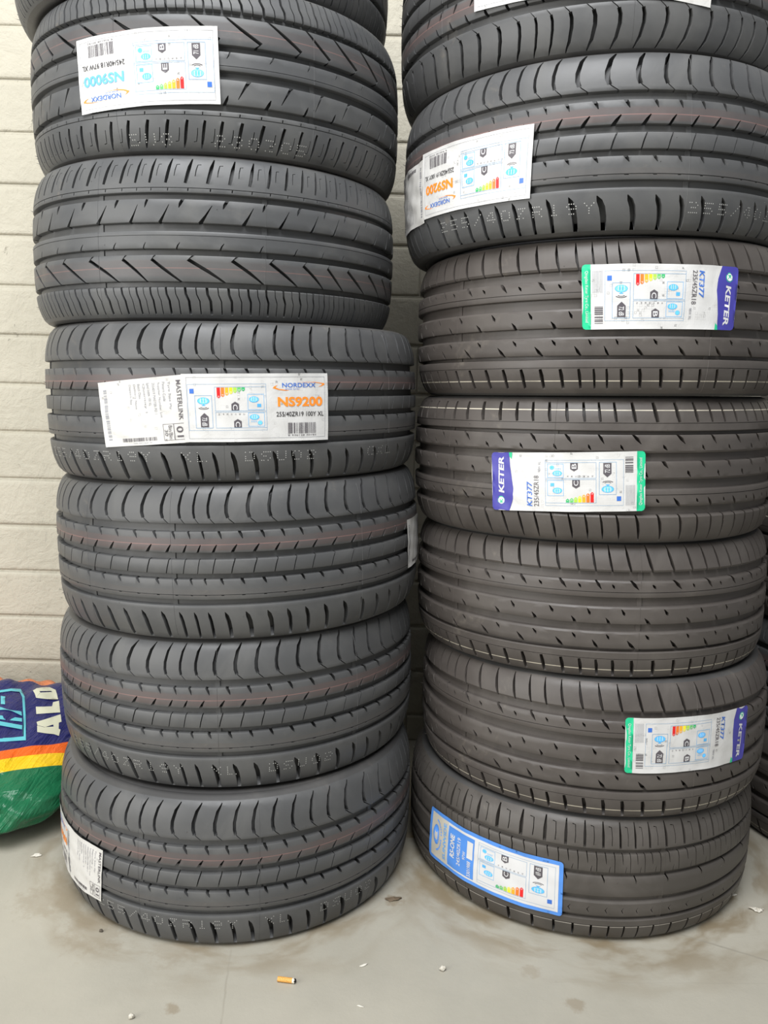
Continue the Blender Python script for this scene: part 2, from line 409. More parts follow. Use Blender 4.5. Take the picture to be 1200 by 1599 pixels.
PAT = {'a': pat_a(), 'b': pat_b(), 'c': pat_c(), 'd': pat_d()}
RNOM = {'a': .3266, 'b': .3433, 'c': .3343, 'd': .3393}

def inside(poly, x, y):
    c = False; n = len(poly); j = n - 1
    for i in range(n):
        xi, yi = poly[i]; xj, yj = poly[j]
        if (yi > y) != (yj > y) and x < (xj - xi) * (y - yi) / (yj - yi) + xi: c = not c
        j = i
    return c

_cells = {}
def rib_cell(ty, ri, W):
    """one repeat of one rib: arrays u, v, depth and triangles"""
    key = (ty, ri, round(W, 4))
    if key in _cells: return _cells[key]
    hi, lo, n, off, slots, ch, cl = PAT[ty]['ribs'][ri]
    top = hi == 'top'; bot = lo == 'bot'
    if top: hi = EDGE * W
    if bot: lo = -EDGE * W
    P = 2 * math.pi * RNOM[ty] / n
    polys = [ribbon(p, w) for p, w, d in slots]; deps = [d * 2.5 for p, w, d in slots]
    vs = []; es = []
    def addl(pts, close):
        b = len(vs); vs.extend(Vector(p) for p in pts)
        for i in range(len(pts) - (0 if close else 1)): es.append((b + i, b + (i + 1) % len(pts)))
    addl([(0, lo), (P, lo), (P, hi), (0, hi)], True)
    hl = []
    step = .0055 if (top or bot) else .011
    k = max(1, round((hi - lo) / step))
    hl += [lo + (hi - lo) * i / k for i in range(1, k)]
    if ch: hl.append(hi - ch[0])
    if cl: hl.append(lo + cl[0])
    hl.sort(); hl2 = []
    for h in hl:
        if not hl2 or h - hl2[-1] > .0007: hl2.append(h)
        elif (ch and abs(h - (hi - ch[0])) < 1e-9) or (cl and abs(h - (lo + cl[0])) < 1e-9): hl2[-1] = h
    for h in hl2: addl([(0, h), (P, h)], False)
    m = max(2, round(P / .013))
    for i in range(1, m): addl([(P * i / m, lo), (P * i / m, hi)], False)
    for p in polys: addl(p, True)
    ov, oe, of, *_ = geometry.delaunay_2d_cdt(vs, es, [], 0, 1e-6)
    ov = np.array([tuple(p) for p in ov])
    tris = []; cls = []
    for f in of:
        c = ov[list(f)].mean(0)
        if not (-1e-7 < c[0] < P + 1e-7 and lo - 1e-7 < c[1] < hi + 1e-7): continue
        a, b, d = f[0], f[1], f[2]
        if abs(np.cross(ov[b] - ov[a], ov[d] - ov[a])) < 1e-11: continue
        k = -1
        for i, p in enumerate(polys):
            if inside(p, c[0], c[1]): k = i if k < 0 or deps[i] > deps[k] else k
        tris.append(tuple(f)); cls.append(k)
    def base_depth(v):
        if ch and v > hi - ch[0] + 1e-6: return ch[1] * (v - (hi - ch[0])) / ch[0]
        if cl and v < lo + cl[0] - 1e-6: return cl[1] * ((lo + cl[0]) - v) / cl[0]
        return 0.0
    U = []; Vv = []; D = []; idx = {}
    def vert(i, lvl):
        k = (i, lvl)
        if k not in idx:
            idx[k] = len(U); U.append(ov[i][0]); Vv.append(ov[i][1]); D.append(base_depth(ov[i][1]) if lvl < 0 else deps[lvl])
        return idx[k]
    T = []
    emap = {}
    for f, k in zip(tris, cls):
        T.append(tuple(vert(i, k) for i in f))
        for a, b in ((f[0], f[1]), (f[1], f[2]), (f[2], f[0])): emap.setdefault((min(a, b), max(a, b)), []).append((a, b, k))
    groove_d = {}
    for gh, gl, gd in PAT[ty]['grooves']: groove_d[round(gl, 5)] = (gd, -1); groove_d[round(gh, 5)] = (gd, 1)
    def gdepth(v):
        for gh, gl, gd in PAT[ty]['grooves']:
            sl = min(.0010, (gh - gl) * .12)
            if abs(v - gl) < 1e-5: return gd, sl        # groove above this rib
            if abs(v - gh) < 1e-5: return gd, -sl
        return None
    for (a, b), l in emap.items():
        if len(l) == 2:
            (a0, b0, k0), (a1, b1, k1) = l
            if k0 == k1: continue
            d0 = -1 if k0 < 0 else deps[k0]; d1 = -1 if k1 < 0 else deps[k1]
            if d0 > d1: (a0, b0, k0), (a1, b1, k1) = l[1], l[0]
            # shallow side holds edge a0->b0; wall falls to level k1
            p, q = vert(a0, k0), vert(b0, k0); r, t = vert(b0, k1), vert(a0, k1)
            T.append((q, p, t)); T.append((q, t, r))
        else:
            a0, b0, k0 = l[0]; v0, v1 = ov[a0][1], ov[b0][1]
            if abs(v0 - v1) > 1e-7: continue
            g = gdepth(v0)
            if not g: continue
            gd, sl = g
            p, q = vert(a0, k0), vert(b0, k0)
            def low(i):
                kk = (i, 99)
                if kk not in idx: idx[kk] = len(U); U.append(ov[i][0]); Vv.append(ov[i][1] + sl); D.append(gd)
                return idx[kk]
            if max(D[p], D[q]) >= gd: continue
            T.append((q, p, low(a0))); T.append((q, low(a0), low(b0)))
    _cells[key] = (np.array(U), np.array(Vv), np.array(D), np.array(T), P, n, off)
    return _cells[key]

def warp(s, seed):
    rng = random.Random(seed); r = 0
    for k in (3, 5, 8, 13):
        r = r + 0.062 / k * np.sin(2 * math.pi * (k * s + rng.random())) / 2
    return s + r / 2

def revolve(S, prof, n=160, rev=False):
    """prof: list of (r, v) -> verts, quads"""
    th = np.linspace(0, 2 * math.pi, n, endpoint=False)
    V = np.concatenate([S.place(th, np.full(n, r), np.full(n, v)) for r, v in prof])
    F = []
    k = len(prof)
    i = np.arange(n); j = (i + 1) % n
    for a in range(k - 1):
        q = np.stack([a * n + i, a * n + j, (a + 1) * n + j, (a + 1) * n + i], -1)
        F.append(q[:, ::-1] if rev else q)
    return V, np.concatenate(F)

def build_tread(S, parent, phase, seed, bars):
    ty = S.type; sg = -1 if S.flip else 1
    VV = []; TV = []; TD = []; FF = []; base = 0
    for ri in range(len(PAT[ty]['ribs'])):
        U, V, D, T, P, n, off = rib_cell(ty, ri, S.W)
        p = np.arange(n)[:, None]
        s = (p + U[None, :] / P) / n + off / n
        th = phase + sg * 2 * math.pi * warp(s, seed)
        vv = np.broadcast_to(V[None, :], s.shape); dd = np.broadcast_to(D[None, :], s.shape)
        VV.append(S.on(th.ravel(), sg * vv.ravel(), dd.ravel())); TV.append(vv.ravel()); TD.append(dd.ravel())
        FF.append((T[None] + (p * len(U))[:, :, None]).reshape(-1, 3) + base); base += s.size
    for gh, gl, gd in PAT[ty]['grooves']:
        n = 200; k = 3
        th = np.linspace(0, 2 * math.pi, n, endpoint=False)
        vs = np.linspace(gl, gh, k)
        tt, vv = np.meshgrid(th, vs); VV.append(S.on(tt.ravel(), sg * vv.ravel(), np.full(tt.size, gd + .0001)))
        TV.append(vv.ravel()); TD.append(np.full(tt.size, gd))
        i = np.arange(n); j = (i + 1) % n
        for a in range(k - 1):
            q = np.stack([a * n + i, a * n + j, (a + 1) * n + j, (a + 1) * n + i], -1)
            if sg < 0: q = q[:, ::-1]
            FF.append(np.concatenate([q[:, [0, 1, 2]], q[:, [0, 2, 3]]]) + base)
        base += tt.size
        if gd > .005:                       # wear bars across the groove floor
            for a in bars:
                hw = .004; t0 = phase + a
                bt = np.array([t0 - hw / S.R * 1.0, t0 + hw / S.R]); bv = np.array([gl, gh])
                pts = []
                for dpt in (gd - .0016, gd + .0003):
                    for (x, y) in ((0, 0), (1, 0), (1, 1), (0, 1)): pts.append((bt[x], sg * bv[y], dpt))
                pts = np.array(pts); VV.append(S.on(pts[:, 0], pts[:, 1], pts[:, 2]))
                TV.append(sg * pts[:, 1]); TD.append(pts[:, 2])
                q = np.array([(0, 1, 2), (0, 2, 3), (0, 4, 5), (0, 5, 1), (2, 6, 7), (2, 7, 3), (1, 5, 6), (1, 6, 2), (3, 7, 4), (3, 4, 0)])
                FF.append(q + base); base += 8
    # mould parting ridges across the tread
    for a in bars:
        for gi, rr in enumerate(PAT[ty]['ribs']):
            hi = EDGE * S.W if rr[0] == 'top' else rr[0]; lo = -EDGE * S.W if rr[1] == 'bot' else rr[1]
            k = 8; vs = np.linspace(lo, hi, k); t0 = phase + a; hw = .0004 / S.R
            V3 = np.concatenate([S.on(np.full(k, t0 + o), sg * vs, np.full(k, d)) for o, d in ((-hw, .0003), (0, -.00035), (hw, .0003))])
            VV.append(V3); TV.append(np.tile(vs, 3)); TD.append(np.zeros(3 * k))
            i = np.arange(k - 1); q = np.concatenate([np.stack([o * k + i, (o + 1) * k + i, (o + 1) * k + i + 1, o * k + i + 1], -1) for o in (0, 1)])
            FF.append(np.concatenate([q[:, [0, 1, 2]], q[:, [0, 2, 3]]]) + base); base += 3 * k
    # rubber whiskers left by the mould vents
    rng = random.Random(seed + 7)
    hair = []
    for i in range(26 if S.key in ('L1', 'L4', 'L0') else 8):
        hair.append((rng.uniform(math.radians(165), math.radians(205)), rng.choice((.066, .068, .045, .03, -.09, .01)) + rng.uniform(-.003, .003), rng.uniform(.002, .009)))
    for i in range(30): hair.append((rng.uniform(0, 2 * math.pi), rng.uniform(-.085, .085), rng.uniform(.0008, .002)))
    for (a, v, ln) in hair:
        if any(gl - .001 < sg * v < gh + .001 for gh, gl, gd in PAT[ty]['grooves']): continue
        if any(k[:2] == S.key and min(c[0] for c in q) - .02 < a < max(c[0] for c in q) + .02 and min(c[1] for c in q) - .012 < v < max(c[1] for c in q) + .012 for k, q in LAB.items()): continue
        w = .0005; bp = S.on(np.array([a - w / S.R, a + w / S.R, a]), np.array([v - w, v - w, v + w]), np.zeros(3))
        tp = S.on(np.array([a + .25 * ln / S.R]), np.array([v + .3 * ln]), np.array([-ln]))
        VV.append(np.concatenate([bp, tp])); TV.append(np.full(4, sg * v)); TD.append(np.zeros(4))
        FF.append(np.array([(0, 1, 3), (1, 2, 3), (2, 0, 3)]) + base); base += 4
    V = np.concatenate(VV); F = np.concatenate(FF); tv = np.concatenate(TV); td = np.concatenate(TD)
    key = np.round(V / 2e-5).astype(np.int64)
    key = key[:, 0] * 4000037 * 1009 + key[:, 1] * 1000003 + key[:, 2]
    _, first, inv = np.unique(key, return_index=True, return_inverse=True)
    F = inv.ravel()[F]; V = V[first]
    ok = (F[:, 0] != F[:, 1]) & (F[:, 1] != F[:, 2]) & (F[:, 0] != F[:, 2]); F = F[ok]
    return link_mesh('tread', V, F, M['rubber_' + ty], parent, smooth=32, attrs={'tread_v': tv[first], 'tread_depth': td[first]})

def build_side(S, parent, top):
    R, Wd = S.R, S.W; sg = 1 if top else -1
    rb = {'a': .2286, 'b': .2413, 'c': .2286, 'd': .2413}[S.type]
    prof = [(R - float(DROP(x)), x * Wd) for x in (EDGE, .976, .984, .992, 1.0)]
    d = R - .036 - rb
    prof += [(R - .037, Wd * 1.0), (R - .0385, Wd * .990), (R - .0400, Wd * .992), (R - .039 - d * .35, Wd * .985), (R - .039 - d * .52, Wd * .955),
             (R - .039 - d * .56, Wd * .965), (R - .039 - d * .62, Wd * .955), (R - .039 - d * .72, Wd * .90), (R - .039 - d * .84, Wd * .83), (rb + .004, Wd * .79), (rb, Wd * .76), (rb + .001, Wd * .66), (rb + .012, Wd * .66)]
    V, F = revolve(S, [(r, sg * v) for r, v in prof], rev=not top)
    return link_mesh('sidewall', V, F[:, ::-1] if False else F, M['rubber_side'], parent, smooth=45, attrs={'tread_v': np.full(len(V), .5), 'tread_depth': np.zeros(len(V))})

def build_liner(S, parent):
    R, Wd = S.R, S.W
    rb = {'a': .2286, 'b': .2413, 'c': .2286, 'd': .2413}[S.type]
    h = [(rb + .012, .66), (rb + .03, .78), (R - .06, .88), (R - .042, .84), (R - .034, .70), (R - .030, .45), (R - .028, .15)]
    prof = [(r, v * Wd) for r, v in h] + [(r, -v * Wd) for r, v in h[::-1]]
    V, F = revolve(S, prof, n=96)
    return link_mesh('inner_liner', V, F, M['rubber_liner'], parent, smooth=60)

FONT5 = {'0': '01110 10001 10001 10001 01110', '1': '00100 01100 00100 00100 01110', '2': '11110 00001 01110 10000 11111', '3': '11110 00001 00110 00001 11110',
         '4': '00110 01010 10010 11111 00010', '5': '11111 10000 11110 00001 11110', '8': '01110 10001 01110 10001 01110', '9': '01110 10001 01111 00001 01110',
         '/': '00001 00010 00100 01000 10000', 'Z': '11111 00010 00100 01000 11111', 'R': '11110 10001 11110 10010 10001', 'Y': '10001 01010 00100 00100 00100',
         'X': '10001 01010 00100 01010 10001', 'L': '10000 10000 10000 10000 11111', 'D': '11110 10001 10001 10001 11110', 'S': '01111 10000 01110 00001 11110',
         'U': '10001 10001 10001 10001 01110', 'G': '01111 10000 10011 10001 01111', 'E': '11111 10000 11110 10000 11111', ' ': '00000 00000 00000 00000 00000'}
def stamp(S, parent, items, v0, h=.0135, w=.0135, adv=.0245):
    """dot-matrix production code: items = [(text, start angle)]"""
    VV = []; FF = []; base = 0
    for text, th0, in items:
        for ci, ch in enumerate(text):
            rows = FONT5[ch].split()
            for r in range(5):
                for c in range(5):
                    if rows[r][c] == '0' or random.Random(base + ci * 31 + 7 * r + c).random() < .08: continue
                    uc = ci * adv + (c / 4) * w; vc = v0 + h / 2 - r / 4 * h
                    a = np.arange(7) * 2 * math.pi / 7; rad = .00088
                    VV.append(S.on(th0 + (uc + rad * np.cos(a)) / S.R, vc + rad * np.sin(a), np.full(7, -.00025)))
                    FF.append(tuple(base + k for k in range(7))); base += 7
    return link_mesh('printed_code', np.concatenate(VV), FF, M['dots'], parent)

# ------------------------------------------------------------------ printed paper labels
_txt = {}
def text_tris(s, bold=0.0, shear=0.0):
    k = (s, bold, shear)
    if k in _txt: return _txt[k]
    cu = bpy.data.curves.new('t', 'FONT'); cu.body = s; cu.size = 1.0; cu.offset = bold; cu.shear = shear; cu.resolution_u = 3
    o = bpy.data.objects.new('t', cu); COL.objects.link(o)
    dg = bpy.context.evaluated_depsgraph_get(); dg.update()
    me = o.evaluated_get(dg).to_mesh(); me.calc_loop_triangles()
    v = np.array([tuple(p.co)[:2] for p in me.vertices]).reshape(-1, 2)
    t = np.array([tuple(x.vertices) for x in me.loop_triangles]).reshape(-1, 3)
    o.evaluated_get(dg).to_mesh_clear(); bpy.data.objects.remove(o); bpy.data.curves.remove(cu)
    lo = v.min(0); hi = v.max(0); v = (v - lo) / (hi - lo)
    _txt[k] = (v, t); return _txt[k]

class Label:
    """flat artwork in a unit square, wrapped onto the tire between four corners (angle, v): BL, BR, TR, TL"""
    def __init__(s, S, parent, corners, name, seed, lift=.0008, amp=.0005, label=None, mat='paper', round_r=0.0, colour=None):
        s.S = S; s.c = np.array(corners, float); s.seed = seed; s.lift = lift; s.amp = amp; s.parts = {}
        s.du = abs(s.c[1, 0] - s.c[0, 0]) * S.R; s.dv = np.linalg.norm([(s.c[3, 0] - s.c[0, 0]) * S.R, s.c[3, 1] - s.c[0, 1]])
        s.du = np.linalg.norm([(s.c[1, 0] - s.c[0, 0]) * S.R, s.c[1, 1] - s.c[0, 1]])
        nx = max(8, int(s.du / .0035)); ny = max(6, int(s.dv / .0035))
        a, b = np.meshgrid(np.linspace(0, 1, nx), np.linspace(0, 1, ny)); a = a.ravel(); b = b.ravel()
        if round_r:
            ra = round_r / s.du; rbb = round_r / s.dv
            da = np.clip(ra - np.minimum(a, 1 - a), 0, ra) / ra; db = np.clip(rbb - np.minimum(b, 1 - b), 0, rbb) / rbb
            k = np.maximum(1.0, np.hypot(da, db))
            a = np.where(k > 1, np.where(a < .5, ra - ra * da / k, 1 - ra + ra * da / k), a)
            b = np.where(k > 1, np.where(b < .5, rbb - rbb * db / k, 1 - rbb + rbb * db / k), b)
        V1 = s.map(a, b, 0); V0 = s.map(a, b, -.00045); n = nx * ny
        i, j = np.meshgrid(np.arange(nx - 1), np.arange(ny - 1)); i = i.ravel(); j = j.ravel()
        q = np.stack([j * nx + i, j * nx + i + 1, (j + 1) * nx + i + 1, (j + 1) * nx + i], -1)
        p1 = s.map(np.array([.5, .51, .5]), np.array([.5, .5, .51]), 0); nrm = np.cross(p1[1] - p1[0], p1[2] - p1[0])
        s.rev = np.dot(nrm[:2], p1[0][:2]) < 0
        rim = list(range(nx)) + [k * nx + nx - 1 for k in range(1, ny)] + [(ny - 1) * nx + k for k in range(nx - 2, -1, -1)] + [k * nx for k in range(ny - 2, 0, -1)]
        rm = np.array([(rim[k], rim[k] + n, rim[(k + 1) % len(rim)] + n, rim[(k + 1) % len(rim)]) for k in range(len(rim))])
        F = np.concatenate([q, q[:, ::-1] + n, rm])
        if s.rev: F = F[:, ::-1]
        s.o = link_mesh(name, np.concatenate([V1, V0]), F, M[colour or mat], parent, smooth=60)
        if label: s.o['label'] = label
        s.xf = (0, 0, 1, 1, False); s.base = 0
    def map(s, a, b, layer):
        a = np.asarray(a, float); b = np.asarray(b, float)
        w = np.stack([(1 - a) * (1 - b), a * (1 - b), a * b, (1 - a) * b], -1) @ s.c
        x = w[:, 0] * s.S.R; y = w[:, 1]; q = s.seed * 1.7
        wr = (np.sin(x * 95 + y * 130 + q) * .5 + np.sin(x * 210 - y * 60 + 2.1 * q) * .3 + np.sin(y * 240 + x * 40 + q) * .3)
        edge = np.minimum(np.minimum(a, 1 - a) * s.du, np.minimum(b, 1 - b) * s.dv)
        lift = s.lift + s.amp * (wr + 1.1) + .0007 * np.exp(-edge / .006) * (np.sin(x * 60 + q) + 1)
        return s.S.on(w[:, 0], w[:, 1], -(lift + layer * .00030))
    def t(s, x, y):
        ox, oy, sx, sy, r = s.xf
        x = np.asarray(x, float); y = np.asarray(y, float)
        if r: x = 1 - x; y = 1 - y
        return ox + sx * x, oy + sy * y
    def add(s, part, col, x, y, tris, layer):
        x, y = s.t(x, y); P = s.parts.setdefault(part, dict(v=[], f=[], m=[], n=0, cols=[]))
        V = s.map(x, y, layer + s.base)
        if col not in P['cols']: P['cols'].append(col)
        P['v'].append(V); tr = np.asarray(tris) + P['n']; P['f'].append(tr[:, ::-1] if s.rev else tr); P['m'] += [P['cols'].index(col)] * len(tr); P['n'] += len(V)
    def rect(s, part, col, x0, y0, x1, y1, layer=1):
        ax, ay = s.t(x0, y0); bx, by = s.t(x1, y1)
        nx = max(1, int(abs(bx - ax) * s.du / .005) + 1); ny = max(1, int(abs(by - ay) * s.dv / .005) + 1)
        a, b = np.meshgrid(np.linspace(x0, x1, nx + 1), np.linspace(y0, y1, ny + 1))
        i, j = np.meshgrid(np.arange(nx), np.arange(ny)); i = i.ravel(); j = j.ravel(); k = nx + 1
        q = np.stack([j * k + i, j * k + i + 1, (j + 1) * k + i + 1, (j + 1) * k + i], -1)
        s.add(part, col, a.ravel(), b.ravel(), np.concatenate([q[:, [0, 1, 2]], q[:, [0, 2, 3]]]), layer)
    def poly(s, part, col, pts, layer=1):
        pts = [tuple(p) for p in pts]; n = len(pts); v = [Vector(p) for p in pts]
        gx = .005 / (s.du * s.xf[2]); gy = .005 / (s.dv * s.xf[3])
        xs = [p[0] for p in pts]; ys = [p[1] for p in pts]
        for x in np.arange(min(xs) + gx / 2, max(xs), gx):
            for y in np.arange(min(ys) + gy / 2, max(ys), gy):
                if inside(pts, x, y): v.append(Vector((x, y)))
        ov, oe, of, *_ = geometry.delaunay_2d_cdt(v, [(i, (i + 1) % n) for i in range(n)], [], 0, 1e-7)
        ov = np.array([tuple(p) for p in ov]); T = []
        for f in of:
            c = ov[list(f)].mean(0)
            if inside(pts, c[0], c[1]): T.append(tuple(f))
        s.add(part, col, ov[:, 0], ov[:, 1], T, layer)
    def frame(s, part, col, x0, y0, x1, y1, t=.0006, layer=1):
        ox, oy, sx, sy, r = s.xf
        tx = t / (s.du * sx); ty = t / (s.dv * sy)
        s.rect(part, col, x0, y0, x1, y0 + ty, layer); s.rect(part, col, x0, y1 - ty, x1, y1, layer)
        s.rect(part, col, x0, y0, x0 + tx, y1, layer); s.rect(part, col, x1 - tx, y0, x1, y1, layer)
    def disc(s, part, col, cx, cy, rx, ry, layer=1, n=24, a0=0, a1=2 * math.pi, inner=0.0):
        a = np.linspace(a0, a1, n + 1); k = n + 1
        x = np.concatenate([cx + rx * np.cos(a), cx + rx * inner * np.cos(a)]); y = np.concatenate([cy + ry * np.sin(a), cy + ry * inner * np.sin(a)])
        i = np.arange(n); s.add(part, col, x, y, np.concatenate([np.stack([i, i + 1, k + i + 1], -1)[:, [0, 2, 1]][:, [0, 2, 1]], np.stack([i, k + i + 1, k + i], -1)]), layer)
    def text(s, part, col, string, x0, y0, x1, y1, rot=0, bold=0.0, shear=0.0, layer=2):
        v, t = text_tris(string, bold, shear)
        u, w = v[:, 0], v[:, 1]
        if rot == 90: u, w = 1 - w, u
        elif rot == 180: u, w = 1 - u, 1 - w
        elif rot == -90: u, w = w, 1 - u
        s.add(part, col, x0 + (x1 - x0) * u, y0 + (y1 - y0) * w, t, layer)
    def bars(s, col, x0, y0, x1, y1, n, seed, vertical=True, part='barcode'):
        rng = random.Random(seed); w = [rng.choice((1, 1, 1, 2, 2, 3)) for _ in range(2 * n)]; tot = sum(w); p = 0
        for i, k in enumerate(w):
            if i % 2 == 0:
                if vertical: s.rect(part, col, x0 + (x1 - x0) * p / tot, y0, x0 + (x1 - x0) * (p + k) / tot, y1, 1)
                else: s.rect(part, col, x0, y0 + (y1 - y0) * p / tot, x1, y0 + (y1 - y0) * (p + k) / tot, 1)
            p += k
    def done(s):
        for k, P in s.parts.items():
            link_mesh(k, np.concatenate(P['v']), np.concatenate(P['f']), [M['ink_' + c] for c in P['cols']], s.o, mat_idx=P['m'])
        return s.o

def eu_block(L, ox, oy, sx, sy, turned, fuel, wet, noise, alt=False):
    """tyre energy rating panel; drawn with its arrows pointing up, 'turned' points them down"""
    L.xf = (ox, oy, sx, sy, turned)
    fl = 'outline'
    L.frame(fl, 'pale', 0, 0, 1, 1, .0004)
    L.rect('pictogram', 'blue', .03, .80, .085, .90)
    L.frame(fl, 'pale', .09, .05, .31, .76, .0006)
    L.frame(fl, 'pale', .345, .42, 1.0, .94, .0005)
    L.frame(fl, 'pale', .345, .05, 1.0, .40, .0005)
    L.frame(fl, 'sky', .76, .44, .97, .78, .0005); L.frame(fl, 'sky', .76, .08, .97, .38, .0005)
    def arrow(cx, y0, y1, hw, s, r=-90):
        ym = y1 - (y1 - y0) * .26
        L.poly('rating_arrow', 'grey', [(cx - hw, y0), (cx + hw, y0), (cx + hw, ym), (cx, y1), (cx - hw, ym)])
        hh = (ym - y0)
        L.text('rating_arrow', 'white', s, cx - hw * .62, y0 + hh * .12, cx + hw * .62, y0 + hh * .92, rot=r, bold=.01, layer=2)
    def tyre(cx, cy, rx, ry):
        L.disc('pictogram', 'sky', cx, cy, rx, ry)
        for k in (-.45, 0, .45): L.rect('pictogram', 'white', cx + rx * k - rx * .05, cy - ry * .55, cx + rx * k + rx * .05, cy + ry * .75, 2)
    tyre(.20, .64, .078, .075)
    L.poly('pictogram', 'sky', [(.17, .535), (.23, .535), (.20, .57)])
    for k, r in enumerate((.055, .085)): L.disc('pictogram', 'grey', .20, .53, r, r * .9, a0=math.pi * 1.2, a1=math.pi * 1.8, inner=.84 if k else .78, n=12)
    arrow(.205, .07, .38, .052, noise)
    cols = ('r', 'o1', 'o2', 'y', 'g1', 'g2', 'g3'); hs = (.23, .205, .175, .145, .12, .10, .085)
    for i in range(7):
        x = .375 + i * .052; w = .043; y1 = .925; y0 = y1 - hs[i]
        L.poly('rating_scale', cols[i], [(x, y1), (x, y0 + .03), (x + w / 2, y0), (x + w, y0 + .03), (x + w, y1)])
        L.text('rating_scale', 'white', 'GFEDCBA'[i], x + w * .25, y0 + .025, x + w * .75, y0 + .055, rot=-90)
    arrow(.60, .43, .62, .048, fuel)
    tyre(.84, .665, .062, .065); L.rect('pictogram', 'sky', .88, .50, .93, .57)
    for i in range(7): L.text('printed_text', 'grey', 'GFEDCBA'[i], .385 + i * .052, .335, .402 + i * .052, .365, rot=-90)
    arrow(.625, .06, .245, .048, wet)
    tyre(.84, .285, .062, .06); L.disc('pictogram', 'sky', .91, .16, .03, .045)
    for i in range(4): L.rect('pictogram', 'sky', .80 + i * .02, .17, .806 + i * .02, .21)
    L.xf = (0, 0, 1, 1, False)

def nordic(L, number, ncol, size, fuel, wet, noise):
    f = 'outline'
    L.frame(f, 'lgrey', .03, .05, .975, .95, .0004)
    eu_block(L, .035, .17, .52, .68, False, fuel, wet, noise)
    # logo: blue serif style word between two orange swooshes
    L.text('logo', 'blue', 'NORDEXX', .665, .795, .905, .86, bold=.012)
    L.text('logo', 'blue', 'great tyres', .685, .755, .785, .78)
    a = np.linspace(0, 1, 14)
    up_ = [(.655 + .33 * t, .845 + .045 * math.sin(t * 2.6)) for t in a]
    L.poly('logo', 'orange', [(.76, .868), (.90, .872), (.972, .852), (.975, .835), (.955, .812), (.925, .80), (.952, .826), (.955, .845), (.90, .864)])
    L.poly('logo', 'orange', [(.80, .752), (.69, .745), (.635, .760), (.60, .785), (.61, .81), (.635, .832), (.622, .808), (.622, .790), (.645, .772), (.70, .755)])
    L.text('printed_number', ncol, number, .632, .51, .955, .655, bold=.035)
    L.text('printed_text', 'black', size, .62, .365, .962, .435, bold=.008)
    L.bars('grey', .70, .11, .905, .27, 22, 5)
    L.text('printed_text', 'grey', '6 936128 30182', .70, .075, .905, .098)

def shipping(L, seed):
    for i in range(9):
        x = .83 - i * .055
        n = (.55, .38, .7, .62, .45, .58, .3, .5, .4)[i]
        L.text('printed_text', 'lgrey', ('Tyre Size Ply', 'Pattern Code', 'Supplier Number Lot', '2554019 MASTER PO 1', 'Load Index 100 XL', 'Quantity 1', 'Batch Date', 'Delivery Note', 'Dispatch Bay')[i], x, .92 - n * .75, x + .030, .92, rot=-90)
    L.text('logo', 'grey', 'MASTERLINK', .925, .34, .975, .93, rot=-90, bold=.004)
    L.frame('outline', 'grey', .74, .05, .975, .295, .0006); L.rect('outline', 'grey', .855, .05, .862, .295)
    L.text('printed_number', 'grey', '01', .885, .09, .955, .25, rot=-90, bold=.01)
    L.text('printed_number', 'grey', 'Bin/Bin', .80, .07, .84, .27, rot=-90); L.text('printed_number', 'grey', '30', .755, .12, .79, .21, rot=-90)
    L.bars('lgrey', .055, .10, .10, .90, 34, seed, vertical=False)
    L.bars('grey', .24, .06, .66, .115, 36, seed + 1, vertical=True)
    L.text('printed_text', 'lgrey', 'DN 4471820 02', .38, .025, .6, .045)

def green_blue(L, turned, noise, colours=('green', 'navy')):
    """white label with a green end strip and a dark blue end band; canonical: green on the left"""
    L.xf = (0, 0, 1, 1, False)
    def R(*a, **k): L.rect(*a, **k)
    # end bands with rounded outer corners
    def band(x0, x1, col, left):
        r = .02; ry = .055
        pts = []
        if left: pts = [(x1, 0), (x1, 1), (x0 + r, 1), (x0 + r * .3, 1 - ry * .3), (x0, 1 - ry), (x0, ry), (x0 + r * .3, ry * .3), (x0 + r, 0)]
        else: pts = [(x0, 1), (x0, 0), (x1 - r, 0), (x1 - r * .3, ry * .3), (x1, ry), (x1, 1 - ry), (x1 - r * .3, 1 - ry * .3), (x1 - r, 1)]
        return pts
    L.poly('green_end_strip', 'green', band(.0, .052, 'green', True))
    L.text('printed_text', 'white', 'Qingdao Keter Tyre Co., Limited', .015, .11, .038, .90, rot=-90)
    # dark blue band with a curved inner edge
    pts = band(.86, 1.0, 'navy', False)[1:-0 or None]
    inner = [(.872, 1.0), (.846, .80), (.842, .62), (.852, .44), (.862, .25), (.868, 0.0)]
    L.poly('purple_end_band', 'navy', [(.86 + .14 - .02, 0), (.994, .016), (1, .055), (1, .945), (.994, .984), (.98, 1)] + inner)
    L.poly('green_accent', 'green', [(.845, 0), (.868, 0), (.866, .07), (.85, .11)], layer=2)
    for i in range(7): L.rect('printed_text', 'lgrey', .066 + i * .0085, .56, .0685 + i * .0085, .90)
    L.bars('grey', .075, .09, .125, .38, 9, 3, vertical=False)
    eu_block(L, .135, .13, .49, .77, False, 'C', 'B', noise)
    L.text('printed_number', 'blue', 'KT377', .712, .49, .748, .915, rot=-90, bold=.018, shear=.15)
    L.text('printed_text', 'grey', '235/45ZR18', .668, .39, .700, .915, rot=-90)
    L.text('printed_text', 'lgrey', '98W XL', .655, .15, .672, .33, rot=-90)
    L.text('logo', 'white', 'KETER', .908, .07, .948, .70, rot=-90, bold=.03, shear=.12)
    L.disc('logo', 'green', .932, .83, .028, .075); L.disc('logo', 'white', .932, .83, .023, .060, layer=2)
    L.text('logo', 'green', 'K', .92, .795, .944, .868, rot=-90, bold=.03, layer=3)

